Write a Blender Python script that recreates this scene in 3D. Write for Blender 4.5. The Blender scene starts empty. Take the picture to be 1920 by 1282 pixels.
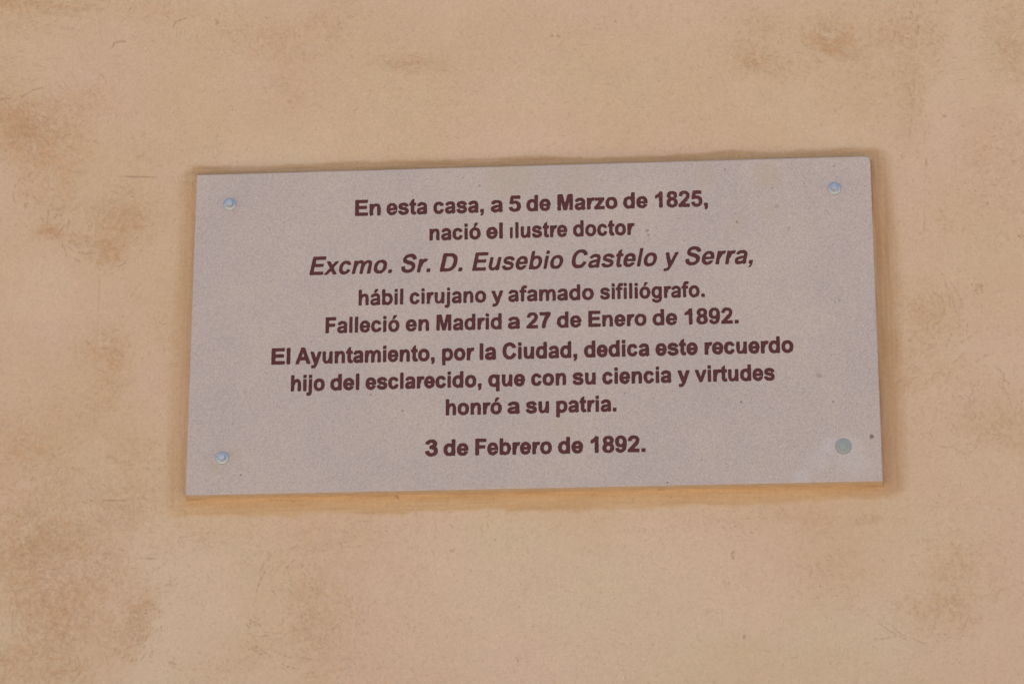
import bpy, math, random
import numpy as np
from mathutils import Vector, Matrix
from mathutils.geometry import delaunay_2d_cdt

random.seed(7)
rng = np.random.default_rng(11)
C = bpy.context.scene.collection
sc = bpy.context.scene
R = math.radians

# ------------------------------------------------------------------ camera
PW, PH, PT = 1.0, 0.4959, 0.020          # plaque: one metre wide, two centimetres thick
TOPZ = 3.28                              # height of the plaque's upper edge over the pavement
LENS = 107.695
FPX = 5743.757                           # the same focal length in pixels of the photograph
# corners of the plaque's face in the photograph -> camera pose
_P = np.array([[368.5, 327.8], [1631.6, 292.2], [1655.6, 901.8], [347.3, 928.6]])

def _homog(src, dst):
    A = []
    for (x, y), (u, v) in zip(src, dst):
        A.append([x, y, 1, 0, 0, 0, -u*x, -u*y, -u])
        A.append([0, 0, 0, x, y, 1, -v*x, -v*y, -v])
    return np.linalg.svd(np.array(A, float))[2][-1].reshape(3, 3)

_h = _homog([[0, 0], [PW, 0], [PW, PH], [0, PH]], _P-[960, 641])
_Ki = np.diag([1/FPX, 1/FPX, 1])
_s = 1/np.linalg.norm(_Ki @ _h[:, 0])
_r1 = _Ki @ _h[:, 0]*_s
_r2 = _Ki @ _h[:, 1]; _r2 = _r2/np.linalg.norm(_r2)
_t = _Ki @ _h[:, 2]*_s
if _t[2] < 0: _r1, _r2, _t = -_r1, -_r2, -_t
_U, _, _V = np.linalg.svd(np.c_[_r1, _r2, np.cross(_r1, _r2)])
_R = _U @ _V
_cp = -_R.T @ _t

def W(X, Y, Z=0.0):                      # plaque frame (right, down, into the wall) -> world; wall face at y = 0
    return (X-PW/2, Z-PT, TOPZ-Y)

_M = np.diag([1.0, 1.0, 1.0])
_F = np.array([[1, 0, 0], [0, 0, 1], [0, -1, 0]], float)   # plaque frame -> world axes
_ax = _F @ _R.T                          # columns: camera right, down, forward in the world
cam = bpy.data.cameras.new('camera')
cam.sensor_width = 36; cam.lens = LENS; cam.clip_start = 0.05; cam.clip_end = 500
co = bpy.data.objects.new('camera', cam); C.objects.link(co)
m = Matrix.Identity(4)
for i in range(3):
    m[i][0] = _ax[i, 0]; m[i][1] = -_ax[i, 1]; m[i][2] = -_ax[i, 2]
    m[i][3] = W(*_cp)[i]
co.matrix_world = m
sc.camera = co

def at(u, v, Z=0.0):
    """point of the photograph -> metres on the plane of the plaque's face (Z=0) or the wall (Z=PT): (x right, y down)"""
    d = _R.T @ np.array([(u-960)/FPX, (v-641)/FPX, 1.0])
    k = (Z-_cp[2])/d[2]
    p = _cp+d*k
    return float(p[0]), float(p[1])

# ------------------------------------------------------------------ light
SUN_EL, SUN_AZ = 66.0, -28.0             # the sun stands behind the house: the wall is in shade, lit by the sky and the sunlit street
wd = bpy.data.worlds.new('World'); sc.world = wd; wd.use_nodes = True
nt = wd.node_tree
sky = nt.nodes.new('ShaderNodeTexSky'); sky.sky_type = 'NISHITA'; sky.sun_disc = False
sky.sun_elevation = R(SUN_EL); sky.sun_rotation = R(SUN_AZ)
sky.dust_density = 1.5; sky.air_density = 1.0; sky.ozone_density = 1.0
bg = nt.nodes['Background']; bg.inputs['Strength'].default_value = 0.075
nt.links.new(sky.outputs[0], bg.inputs['Color'])
sl = bpy.data.lights.new('sun', 'SUN'); sl.energy = 4.0; sl.angle = R(0.5); sl.color = (1.0, 0.92, 0.80)
so = bpy.data.objects.new('sun', sl); C.objects.link(so)
sd = Vector((math.sin(R(SUN_AZ))*math.cos(R(SUN_EL)), math.cos(R(SUN_AZ))*math.cos(R(SUN_EL)), math.sin(R(SUN_EL))))
so.rotation_euler = sd.to_track_quat('Z', 'Y').to_euler(); so.location = (-2, 3, 9)
sc.view_settings.view_transform = 'Standard'; sc.view_settings.look = 'None'
sc.view_settings.exposure = 1.62; sc.view_settings.gamma = 1.0
sc.render.resolution_x = 1024; sc.render.resolution_y = 683

# ------------------------------------------------------------------ node helper
class NT:
    def __init__(s, name):
        s.m = bpy.data.materials.new(name); s.m.use_nodes = True
        s.t = s.m.node_tree; s.b = s.t.nodes['Principled BSDF']
    def n(s, typ, **kw):
        nd = s.t.nodes.new('ShaderNode'+typ)
        for k, v in kw.items(): setattr(nd, k, v)
        return nd
    def put(s, sock, v):
        if v is None: return
        if hasattr(v, 'is_output'): s.t.links.new(v, sock)
        elif isinstance(v, (tuple, list)) and len(v) == 3 and sock.type == 'RGBA': sock.default_value = (*v, 1)
        else: sock.default_value = v
    def math(s, op, a, b=None, c=None, clamp=False):
        nd = s.n('Math', operation=op, use_clamp=clamp)
        for i, v in enumerate((a, b, c)): s.put(nd.inputs[i], v)
        return nd.outputs[0]
    def mix(s, f, a, b, mode='MIX'):
        nd = s.n('Mix', data_type='RGBA', blend_type=mode)
        s.put(nd.inputs[0], f); s.put(nd.inputs[6], a); s.put(nd.inputs[7], b)
        return nd.outputs[2]
    def ramp(s, v, a, b, lo=0.0, hi=1.0, smooth=True):
        nd = s.n('MapRange', interpolation_type='SMOOTHSTEP' if smooth else 'LINEAR')
        for i, q in enumerate((v, a, b, lo, hi)): s.put(nd.inputs[i], q)
        return nd.outputs[0]
    def noise(s, vec, scale, detail=4, rough=0.55, dist=0.0, out=0):
        nd = s.n('TexNoise'); s.put(nd.inputs['Vector'], vec)
        for k, v in (('Scale', scale), ('Detail', detail), ('Roughness', rough), ('Distortion', dist)): nd.inputs[k].default_value = v
        return nd.outputs[out]
    def voro(s, vec, scale, out='Distance'):
        nd = s.n('TexVoronoi'); s.put(nd.inputs['Vector'], vec); nd.inputs['Scale'].default_value = scale
        return nd.outputs[out]
    def pos(s): return s.n('NewGeometry').outputs['Position']
    def scale(s, vec, v):
        nd = s.n('Mapping'); s.put(nd.inputs[0], vec); nd.inputs['Scale'].default_value = v
        return nd.outputs[0]
    def bump(s, h, dist, strength=1.0, normal=None):
        nd = s.n('Bump'); nd.inputs['Strength'].default_value = strength; nd.inputs['Distance'].default_value = dist
        s.put(nd.inputs['Height'], h); s.put(nd.inputs['Normal'], normal)
        return nd.outputs[0]

# ------------------------------------------------------------------ noise for geometry and pigment
def _hash(ix, iy, seed):
    h = (ix.astype(np.int64)*374761393+iy.astype(np.int64)*668265263+seed*1442695041) & 0xffffffff
    h = ((h ^ (h >> 13))*1274126177) & 0xffffffff
    return ((h ^ (h >> 16)) & 0xffff)/65535.0*2-1

def vnoise(x, y, seed=0):
    ix = np.floor(x); iy = np.floor(y); fx = x-ix; fy = y-iy
    fx = fx*fx*fx*(fx*(fx*6-15)+10); fy = fy*fy*fy*(fy*(fy*6-15)+10)
    a = _hash(ix, iy, seed); b = _hash(ix+1, iy, seed); c = _hash(ix, iy+1, seed); d = _hash(ix+1, iy+1, seed)
    return (a*(1-fx)+b*fx)*(1-fy)+(c*(1-fx)+d*fx)*fy

def fbm(x, y, seed=0, octs=5, gain=0.5):
    r = 0; a = 1.0; t = 0
    ca, sa = math.cos(0.6), math.sin(0.6)
    for i in range(octs):
        r = r+a*vnoise(x, y, seed+i*17); t += a; a *= gain
        x, y = (x*ca-y*sa)*2.03+5.1, (x*sa+y*ca)*2.03+1.7
    return r/t

def ss(x, a, b):
    t = np.clip((x-a)/(b-a), 0, 1); return t*t*(3-2*t)

def finish(name, verts, faces, mat, parent=None, smooth=False, quads=None):
    me = bpy.data.meshes.new(name)
    me.from_pydata(verts, [], faces); me.update()
    if smooth:
        me.polygons.foreach_set('use_smooth', [True]*len(me.polygons))
    me.materials.append(mat)
    o = bpy.data.objects.new(name, me); C.objects.link(o)
    if parent: o.parent = parent
    return o

# ------------------------------------------------------------------ materials
def mat_wall():
    g = NT('wall_limewash'); P = g.pos()
    at_ = g.n('Attribute', attribute_name='pigment'); sep = g.n('SeparateColor'); g.t.links.new(at_.outputs['Color'], sep.inputs[0])
    D, H, S = sep.outputs[0], sep.outputs[1], sep.outputs[2]
    at2 = g.n('Attribute', attribute_name='band'); sp2 = g.n('SeparateColor'); g.t.links.new(at2.outputs['Color'], sp2.inputs[0])
    B, BC, BS = sp2.outputs[0], sp2.outputs[1], sp2.outputs[2]
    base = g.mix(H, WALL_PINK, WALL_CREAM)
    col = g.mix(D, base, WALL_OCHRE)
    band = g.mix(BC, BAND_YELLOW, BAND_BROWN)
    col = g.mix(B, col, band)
    # brush fibres and sand grain
    n1 = g.noise(P, 260, 4, 0.62); n2 = g.noise(P, 900, 2, 0.6)
    gr = g.ramp(n1, 0.3, 0.72, 0.955, 1.04)
    gr2 = g.ramp(n2, 0.3, 0.7, 0.93, 1.07)
    gg = g.math('MULTIPLY', gr, gr2)
    cmb = g.n('CombineColor')
    for i in range(3): g.t.links.new(gg, cmb.inputs[i])
    col = g.mix(1.0, col, cmb.outputs[0], 'MULTIPLY')
    # fine specks of dirt
    vp = g.voro(P, 190); vr = g.n('TexVoronoi'); g.put(vr.inputs['Vector'], P); vr.inputs['Scale'].default_value = 190
    sr = g.n('SeparateColor'); g.t.links.new(vr.outputs['Color'], sr.inputs[0])
    spk = g.math('MULTIPLY', g.ramp(vp, 0.10, 0.24, 1, 0), g.math('GREATER_THAN', sr.outputs[0], 0.955))
    col = g.mix(g.math('MULTIPLY', spk, 0.5), col, WALL_SCRATCH)
    col = g.mix(S, col, WALL_SCRATCH)
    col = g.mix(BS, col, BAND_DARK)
    g.put(g.b.inputs['Base Color'], col)
    g.b.inputs['Roughness'].default_value = 0.92
    g.b.inputs['Specular IOR Level'].default_value = 0.2
    h = g.math('ADD', g.math('MULTIPLY', n1, 0.7), g.math('MULTIPLY', n2, 0.5))
    h = g.math('SUBTRACT', h, g.math('MULTIPLY', S, 0.6))
    g.put(g.b.inputs['Normal'], g.bump(h, 0.0012, 0.8))
    return g.m

WALL_CREAM = (0.608, 0.447, 0.290)
WALL_PINK = (0.625, 0.434, 0.304)
WALL_OCHRE = (0.530, 0.312, 0.165)
WALL_SCRATCH = (0.340, 0.200, 0.108)
BAND_YELLOW = (0.560, 0.358, 0.185)
BAND_BROWN = (0.455, 0.268, 0.138)
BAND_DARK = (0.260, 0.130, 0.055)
STONE = (0.462, 0.375, 0.336)
STONE_WARM = (0.466, 0.378, 0.322)
STONE_DARK = (0.23, 0.18, 0.155)
STONE_LIGHT = (0.62, 0.56, 0.54)
PAINT = (0.084, 0.0185, 0.0185)

SPOTS = [  # stains and pits on the stone: photo x, y, radius in mm, strength
    (1634, 818, 3.2, .85), (1213, 433, 3.0, .55), (1216, 441, 2.2, .5), (755, 770, 1.4, .9), (695, 740, 1.6, .6),
    (451, 890, 1.6, .8), (1283, 451, 1.2, .8), (1382, 416, 1.7, .8), (1449, 352, 2.2, .45), (1508, 345, 1.2, .8),
    (1359, 317, 1.2, .6), (1420, 311, 1.2, .6), (1378, 401, 1.1, .7), (1485, 386, 1.0, .6), (1479, 428, 1.8, .45),
    (1390, 753, 1.8, .75), (1562, 753, 1.6, .65), (1444, 764, 1.2, .55), (1413, 793, 1.4, .4), (1315, 862, 1.2, .9),
    (1251, 904, 1.4, .9), (1489, 837, 1.2, .5), (1573, 562, 2.4, .35), (1536, 704, 5.0, .28), (899, 348, 2.0, .45),
    (1564, 312, 1.6, .6), (1456, 387, 3.5, .3), (1448, 347, 1.2, .4), (1171, 737, 1.2, .6), (1178, 773, .9, .5)]

def spots(g, P, lst, z=0.0):
    tot = None
    wob = g.noise(P, 420, 3, 0.6)
    for (u, v, r, st) in lst:
        x, y = at(u, v, z)
        wx, wy, wz = W(x, y, z)
        d = g.n('VectorMath', operation='DISTANCE'); g.put(d.inputs[0], P); d.inputs[1].default_value = (wx, wy, wz)
        q = g.math('ADD', g.math('DIVIDE', d.outputs['Value'], r*0.001), g.ramp(wob, 0.3, 0.7, -0.3, 0.3))
        k = g.math('MULTIPLY', g.ramp(q, 0.55, 1.1, 1, 0), st)
        tot = k if tot is None else g.math('MAXIMUM', tot, k)
    return tot

def mat_stone():
    g = NT('pale_limestone'); P = g.pos()
    big = g.noise(P, 7, 4, 0.6); mid = g.noise(P, 45, 3, 0.6)
    col = g.mix(g.ramp(g.math('ADD', big, g.math('MULTIPLY', mid, 0.5)), 0.62, 0.95), STONE, STONE_WARM)
    n1 = g.noise(P, 520, 3, 0.7); n2 = g.noise(P, 1100, 2, 0.6)
    v = g.math('MULTIPLY', g.ramp(n1, 0.3, 0.7, 0.86, 1.13), g.ramp(n2, 0.3, 0.7, 0.90, 1.10))
    v = g.math('MULTIPLY', v, g.ramp(big, 0.3, 0.7, 0.965, 1.03))
    cmb = g.n('CombineColor')
    for i in range(3): g.t.links.new(v, cmb.inputs[i])
    col = g.mix(1.0, col, cmb.outputs[0], 'MULTIPLY')
    # shell fragments (light) and pores (dark), denser towards the right end of the slab
    sx = g.n('SeparateXYZ'); g.t.links.new(P, sx.inputs[0])
    right = g.ramp(sx.outputs[0], -0.15, 0.45, 0.25, 1.0)
    def specks(scale, thr, r0, r1, off):
        mp = g.n('Mapping'); g.put(mp.inputs[0], P); mp.inputs['Location'].default_value = (off, off*2, off*3)
        vr = g.n('TexVoronoi'); g.put(vr.inputs['Vector'], mp.outputs[0]); vr.inputs['Scale'].default_value = scale
        s_ = g.n('SeparateColor'); g.t.links.new(vr.outputs['Color'], s_.inputs[0])
        return g.math('MULTIPLY', g.ramp(vr.outputs['Distance'], r0, r1, 1, 0), g.math('GREATER_THAN', s_.outputs[0], thr))
    lt = g.math('MULTIPLY', specks(260, 0.90, 0.16, 0.34, 0.7), right)
    dk = specks(240, 0.93, 0.12, 0.30, 3.1); dk2 = g.math('MULTIPLY', specks(120, 0.95, 0.06, 0.16, 5.3), right)
    col = g.mix(g.math('MULTIPLY', lt, 0.55), col, STONE_LIGHT)
    col = g.mix(g.math('MULTIPLY', dk, 0.55), col, STONE_DARK)
    col = g.mix(g.math('MULTIPLY', dk2, 0.75), col, STONE_DARK)
    sp = spots(g, P, SPOTS)
    col = g.mix(sp, col, (0.15, 0.11, 0.085))
    # yellowish lichen-like stains and the milky wipe round the lower right bolt
    col = g.mix(spots(g, P, [(1478, 430, 3, .5), (1362, 748, 4, .35), (1265, 800, 4, .4), (1440, 392, 14, .25), (1380, 420, 17, .25),
                             (1430, 860, 10, .12), (955, 330, 40, .35), (1080, 338, 30, .3), (520, 640, 8, .2), (440, 850, 12, .3),
                             (402, 880, 9, .3), (1440, 330, 24, .4), (1320, 330, 20, .3), (1050, 800, 20, .2)]), col, (0.44, 0.345, 0.235))
    milk = spots(g, P, [(1556, 838, 15, .20), (1535, 862, 20, .10), (1505, 893, 14, .16), (1600, 868, 24, .12), (1590, 845, 26, .14)])
    col = g.mix(milk, col, (0.62, 0.60, 0.61))
    # the wall paint was carried over the slab's narrow edges
    edge = g.ramp(g.math('ADD', sx.outputs[1], g.math('MULTIPLY', g.math('SUBTRACT', g.noise(P, 60, 4, 0.6), 0.5), 0.006)), -0.0186, -0.0160)
    pc = g.mix(g.ramp(g.noise(P, 90, 4, 0.6), 0.35, 0.7), (0.63, 0.47, 0.31), (0.58, 0.41, 0.25))
    col = g.mix(edge, col, pc)
    g.put(g.b.inputs['Base Color'], col)
    g.b.inputs['Roughness'].default_value = 0.85; g.b.inputs['Specular IOR Level'].default_value = 0.25
    h = g.math('SUBTRACT', g.math('MULTIPLY', n1, 0.5), g.math('ADD', g.math('MULTIPLY', dk, 0.6), g.math('MULTIPLY', sp, 1.6)))
    g.put(g.b.inputs['Normal'], g.bump(h, 0.0008, 0.55))
    return g.m

def mat_paint():
    g = NT('oxide_red_letter_paint'); P = g.pos()
    n = g.noise(P, 60, 4, 0.6); f = g.noise(P, 700, 3, 0.6)
    col = g.mix(g.ramp(n, 0.35, 0.7), PAINT, (0.104, 0.024, 0.023))
    col = g.mix(g.ramp(f, 0.45, 0.78, 0, 0.28), col, (0.15, 0.055, 0.05))
    # the paint has weathered off in flecks, most of it at the end of the first line
    x, y = at(1262, 378); c = W(x, y)
    d = g.n('VectorMath', operation='DISTANCE'); g.put(d.inputs[0], P); d.inputs[1].default_value = c
    wear = g.ramp(d.outputs['Value'], 0.02, 0.13, 1, 0)
    x, y = at(1135, 760); c = W(x, y)
    d2 = g.n('VectorMath', operation='DISTANCE'); g.put(d2.inputs[0], P); d2.inputs[1].default_value = c
    wear = g.math('MAXIMUM', wear, g.ramp(d2.outputs['Value'], 0.01, 0.04, 0.55, 0))
    fl = g.noise(P, 330, 4, 0.75, 0.6)
    thr = g.math('SUBTRACT', 0.73, g.math('MULTIPLY', wear, 0.13))
    k = g.ramp(g.math('SUBTRACT', fl, thr), 0.0, 0.05)
    col = g.mix(g.math('MULTIPLY', k, 0.75), col, (0.30, 0.22, 0.17))
    g.put(g.b.inputs['Base Color'], col)
    g.b.inputs['Roughness'].default_value = 0.6; g.b.inputs['Specular IOR Level'].default_value = 0.3
    g.put(g.b.inputs['Normal'], g.bump(f, 0.0006, 0.5))
    return g.m

def mat_zinc(name, base, metal, rough):
    g = NT(name); P = g.pos()
    n = g.noise(P, 500, 4, 0.6)
    g.put(g.b.inputs['Base Color'], g.mix(g.ramp(n, 0.3, 0.7), base, tuple(min(1, c*1.22) for c in base)))
    g.b.inputs['Metallic'].default_value = metal
    g.put(g.b.inputs['Roughness'], g.ramp(n, 0.3, 0.7, rough, rough+0.15))
    g.put(g.b.inputs['Normal'], g.bump(n, 0.0003, 0.4))
    return g.m

def mat_ground():
    g = NT('bounce_concrete'); P = g.pos()
    g.put(g.b.inputs['Base Color'], g.mix(g.noise(P, 3, 6, 0.6), (0.36, 0.32, 0.27), (0.48, 0.43, 0.37)))
    g.b.inputs['Roughness'].default_value = 0.9
    return g.m

M_WALL, M_STONE, M_PAINT = mat_wall(), mat_stone(), mat_paint()
M_ZINC = mat_zinc('galvanised_steel', (0.43, 0.43, 0.425), 0.65, 0.32)
M_ZINC2 = mat_zinc('weathered_galvanised_steel', (0.29, 0.295, 0.27), 0.25, 0.6)

_g = NT('washer_shade_dark'); _g.b.inputs['Base Color'].default_value = (0.11, 0.10, 0.09, 1); _g.b.inputs['Roughness'].default_value = 0.8
_g.put(_g.b.inputs['Base Color'], _g.mix(_g.noise(_g.pos(), 900, 3), (0.16, 0.14, 0.125), (0.26, 0.22, 0.19))); M_WASHER_SHADE = _g.m  # dark tone standing in for the shade round the washers
# ------------------------------------------------------------------ unseen pavement, added to bounce light up onto the shaded wall
gv = [(-40, -40, 0), (40, -40, 0), (40, 2, 0), (-40, 2, 0)]
go = finish('bounce_pavement', gv, [(0, 1, 2, 3)], mat_ground()); go['kind'] = 'structure'

# ------------------------------------------------------------------ wall: one sheet of hand-trowelled render, pigment washed over it
MM = 0.001
def px2wall(u, v): return at(u, v, PT)
x0, _ = px2wall(0, 641); x1, _ = px2wall(1920, 641); _, y0 = px2wall(960, 0); _, y1 = px2wall(960, 1282)
STEP = 0.00145
xi = np.arange(x0-0.06, x1+0.06, STEP); yi = np.arange(y0-0.05, y1+0.05, STEP)
def grow(a, end, k=1.12):
    out = []; s = STEP; p = a
    sg = 1 if end > a else -1
    while (end-p)*sg > s*k:
        s *= k; s = min(s, 0.25); p += s*sg; out.append(p)
    out.append(end); return out
xl = grow(xi[0], -9.0)[::-1]; xr = grow(xi[-1], 10.0); yt = grow(yi[0], -1.7)[::-1]; yb = grow(yi[-1], TOPZ+0.05)
XS = np.array(xl+list(xi)+xr); YS = np.array(yt+list(yi)+yb)
X, Y = np.meshgrid(XS, YS)                       # plaque frame metres: x right, y down
q = 0.000775                                     # one photo pixel on the wall, metres
wx = X+0.030*fbm(X*9, Y*9, 1, 4); wy = Y+0.030*fbm(X*9+7, Y*9+3, 2, 4)

def blob(u, v, ru, rv, k, soft=1.0, rot=0.0):
    cx, cy = px2wall(u, v)
    dx, dy = (wx-cx)/(ru*q), (wy-cy)/(rv*q)
    if rot:
        a = R(rot); DX, DY = (wx-cx), (wy-cy)
        dx, dy = (DX*math.cos(a)+DY*math.sin(a))/(ru*q), (-DX*math.sin(a)+DY*math.cos(a))/(rv*q)
    r = np.sqrt(dx*dx+dy*dy)
    return k*(1-ss(r, 1-0.75*soft, 1+0.55*soft))

BL = [  # ochre pigment clouds: photo x, y, half width, half height, strength
    (70, 8, 150, 22, .55), (60, 45, 110, 40, .22), (15, 160, 60, 80, .10), (110, 215, 90, 60, .28), (40, 235, 75, 60, .30), (95, 285, 80, 60, .34),
    (80, 350, 60, 60, .28), (15, 250, 50, 60, .22), (225, 415, 70, 50, .42), (80, 455, 28, 16, .50), (150, 452, 90, 14, .30),
    (195, 478, 40, 22, .50), (240, 330, 60, 70, .12), (205, 690, 40, 70, .38), (190, 640, 60, 40, .18), (130, 790, 110, 50, .16),
    (15, 830, 60, 60, .20), (60, 870, 90, 60, .22), (240, 870, 60, 70, .26), (30, 1010, 90, 60, .34), (110, 1075, 130, 80, .50),
    (60, 1165, 90, 70, .36), (170, 1190, 110, 70, .34), (255, 1170, 26, 50, .45), (60, 1260, 110, 40, .42), (120, 960, 150, 60, .24),
    (230, 955, 60, 40, .18), (560, 1110, 90, 110, .16), (620, 1180, 80, 130, .26), (440, 1230, 80, 60, .14), (760, 1130, 90, 160, .10),
    (420, 60, 90, 50, .18), (560, 80, 90, 60, .18), (545, 150, 50, 80, .14), (280, 20, 110, 30, .20), (780, 115, 60, 26, .20),
    (730, 110, 60, 20, .16), (640, 30, 50, 60, .12), (1420, 120, 60, 40, .34), (1470, 130, 70, 40, .18), (1440, 55, 60, 40, .16), (1560, 60, 50, 40, .42),
    (1590, 90, 40, 26, .38), (1640, 60, 110, 80, .22), (1715, 60, 60, 80, .26), (1640, 180, 90, 60, .18), (1705, 190, 24, 80, .20), (1900, 60, 60, 100, .28),
    (1900, 120, 50, 60, .18), (1880, 340, 80, 120, .20), (1770, 400, 17, 30, .22), (1730, 560, 60, 60, .22), (1750, 620, 50, 50, .36),
    (1700, 690, 50, 60, .26), (1850, 560, 60, 60, .10), (1895, 790, 60, 60, .36), (1820, 760, 50, 60, .20), (1750, 710, 70, 24, .22),
    (1560, 1060, 70, 50, .18), (1740, 1150, 70, 40, .34), (1780, 1080, 40, 70, .26), (1830, 1050, 60, 40, .24), (1900, 1130, 40, 50, .18),
    (1380, 980, 60, 30, .16), (1490, 960, 60, 20, .22), (1640, 965, 26, 10, .40), (1120, 30, 90, 60, .05), (1180, 150, 50, 30, .08),
    (320, 640, 30, 120, .10), (900, 1000, 120, 40, .05), (620, 985, 70, 40, .16), (330, 1010, 60, 40, .18), (1750, 820, 90, 70, .12)]
PB = [  # paler places where the wash was rubbed back; the broad low ones paint in brighter light
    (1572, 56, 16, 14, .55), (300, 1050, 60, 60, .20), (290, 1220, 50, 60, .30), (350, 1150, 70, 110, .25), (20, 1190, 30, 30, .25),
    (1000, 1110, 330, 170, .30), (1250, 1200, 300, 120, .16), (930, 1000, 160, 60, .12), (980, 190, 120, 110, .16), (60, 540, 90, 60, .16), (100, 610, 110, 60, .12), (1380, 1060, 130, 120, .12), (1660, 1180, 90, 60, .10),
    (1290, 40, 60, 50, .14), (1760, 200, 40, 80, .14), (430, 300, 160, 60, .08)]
D = 0.21+0.07*ss(-X-Y, -1.0, 0.3)+0.17*fbm(X*5.5+3, Y*5.5, 5, 5)+0.07*fbm(X*22, Y*22, 6, 4)  # more ochre towards the upper left paints in the light's fall-off
streak = fbm(X*16+2*fbm(X*3, Y*3, 8), Y*55, 9, 4)
D += 0.035*streak
patch = 0
tex = 0.80+0.55*fbm(wx*38, wy*38, 12, 5, 0.6)
for b in BL: patch = patch+blob(*b)
fine = fbm(X*150, Y*150, 13, 4, 0.65)
D += 0.80*patch*np.clip(tex+0.95*fine, 0.05, 2.0)+0.06*fine
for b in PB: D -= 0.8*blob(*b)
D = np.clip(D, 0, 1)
dens = np.clip(0.13+patch*1.3, 0, 1)                  # where trowel scratches gather

# scratches are stamped on the regular middle of the sheet
nx, ny = len(xi), len(yi); ox, oy = len(xl), len(yt)
SK = 2.5
S = np.zeros((ny, nx)); TH = fbm(X*6, Y*6, 33, 3)[oy:oy+ny, ox:ox+nx]
SW = fbm(X*2.3, Y*2.3, 35, 3)[oy:oy+ny, ox:ox+nx]
Dm = dens[oy:oy+ny, ox:ox+nx]

def stamp(px, py, val, width=1.0):
    gx = (px-xi[0])/STEP; gy = (py-yi[0])/STEP
    ok = (gx > 1) & (gx < nx-2) & (gy > 1) & (gy < ny-2)
    gx, gy, val = gx[ok], gy[ok], (val*np.ones_like(px))[ok]
    ix = gx.astype(int); iy = gy.astype(int); fx = gx-ix; fy = gy-iy
    for a, b, w_ in ((0, 0, (1-fx)*(1-fy)), (1, 0, fx*(1-fy)), (0, 1, (1-fx)*fy), (1, 1, fx*fy)):
        np.maximum.at(S, (iy+b, ix+a), np.minimum(0.8, val*SK)*np.sqrt(w_))

def arc(cx, cy, ang, length, curv, val):
    n = max(4, int(length/STEP*1.8))
    t = np.linspace(-0.5, 0.5, n)
    th = ang+curv*t*length
    dx = np.cumsum(np.cos(th))*length/n; dy = np.cumsum(np.sin(th))*length/n
    fade = np.clip(1-np.abs(t*2)**3, 0, 1)*(0.55+0.45*np.sin(t*rng.uniform(10, 50)+rng.uniform(0, 6)))
    stamp(cx+dx-dx[n//2], cy+dy-dy[n//2], val*fade)

# clusters of curled marks, then a thin general scatter
pm = np.clip(Dm, 0, 1)**1.5; pm = pm*(0.30+0.9*ss(TH, -0.1, 0.5)); cdf = np.cumsum(pm.ravel()); cdf /= cdf[-1]
for k in range(34000):
    i = int(np.searchsorted(cdf, rng.random())); iy, ix = divmod(i, nx)
    a = SW[iy, ix]*7+rng.normal(0, 0.55)
    L = min(0.038, rng.lognormal(-5.25, 0.5))
    arc(xi[ix]+rng.uniform(-1, 1)*STEP, yi[iy]+rng.uniform(-1, 1)*STEP, a, L, rng.normal(0, 190), min(0.45, abs(rng.normal(0.10, 0.09)))*(0.55+0.6*Dm[iy, ix]))
for k in range(9000):
    a = rng.uniform(0, 6.28)
    arc(rng.uniform(xi[0], xi[-1]), rng.uniform(yi[0], yi[-1]), a, rng.lognormal(-5.6, 0.5), rng.normal(0, 200), abs(rng.normal(0.045, 0.06)))

def swirl(u, v, r0, r1, a0, a1, n, val, jit=9):       # sweeps of the float: concentric broken arcs
    cx, cy = px2wall(u, v)
    for k in range(n):
        r = rng.uniform(r0, r1)*q; s = rng.uniform(a0, a1); e = s+rng.uniform(8, 50)*rng.uniform(.4, 1)
        e = min(e, a1+15)
        L = R(e-s)*r
        th = R((s+e)/2)
        arc(cx+r*math.cos(th)+rng.normal(0, jit)*q, cy+r*math.sin(th)+rng.normal(0, jit)*q, th+math.pi/2+rng.normal(0, .30), L, 1/r*rng.uniform(.4, 1.8), rng.uniform(.15, .9)*val*.8)
for a in ((90, 350, 20, 70, 20, 200, 40, .50), (70, 400, 20, 60, -40, 100, 26, .5), (160, 440, 12, 45, 20, 160, 40, .48), (215, 480, 10, 34, 30, 170, 30, .5),
          (215, 400, 12, 60, 0, 360, 70, .36), (85, 1160, 30, 90, 120, 380, 90, .40), (80, 1230, 20, 90, 150, 400, 70, .44), (250, 1170, 20, 55, -60, 60, 30, .45),
          (500, 1105, 40, 100, -40, 120, 26, .42), (590, 1070, 20, 110, 60, 230, 40, .42), (540, 1130, 60, 150, 20, 130, 20, .40), (130, 985, 60, 160, 180, 360, 50, .30),
          (50, 860, 20, 90, 0, 170, 50, .34), (270, 1010, 40, 120, 20, 150, 34, .30), (1570, 60, 22, 60, 30, 200, 40, .40), (1700, 90, 20, 60, -30, 120, 26, .28),
          (1700, 600, 50, 130, -60, 50, 50, .34), (1850, 740, 20, 60, 180, 330, 24, .40), (1800, 760, 30, 90, -40, 160, 40, .30), (1720, 1100, 50, 130, -10, 120, 60, .34),
          (1560, 1080, 20, 70, 0, 200, 30, .28), (1850, 1050, 30, 100, 20, 160, 36, .26), (1720, 140, 6, 26, 0, 360, 14, .3), (70, 210, 60, 150, 200, 330, 40, .26)):
    swirl(*a)

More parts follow.
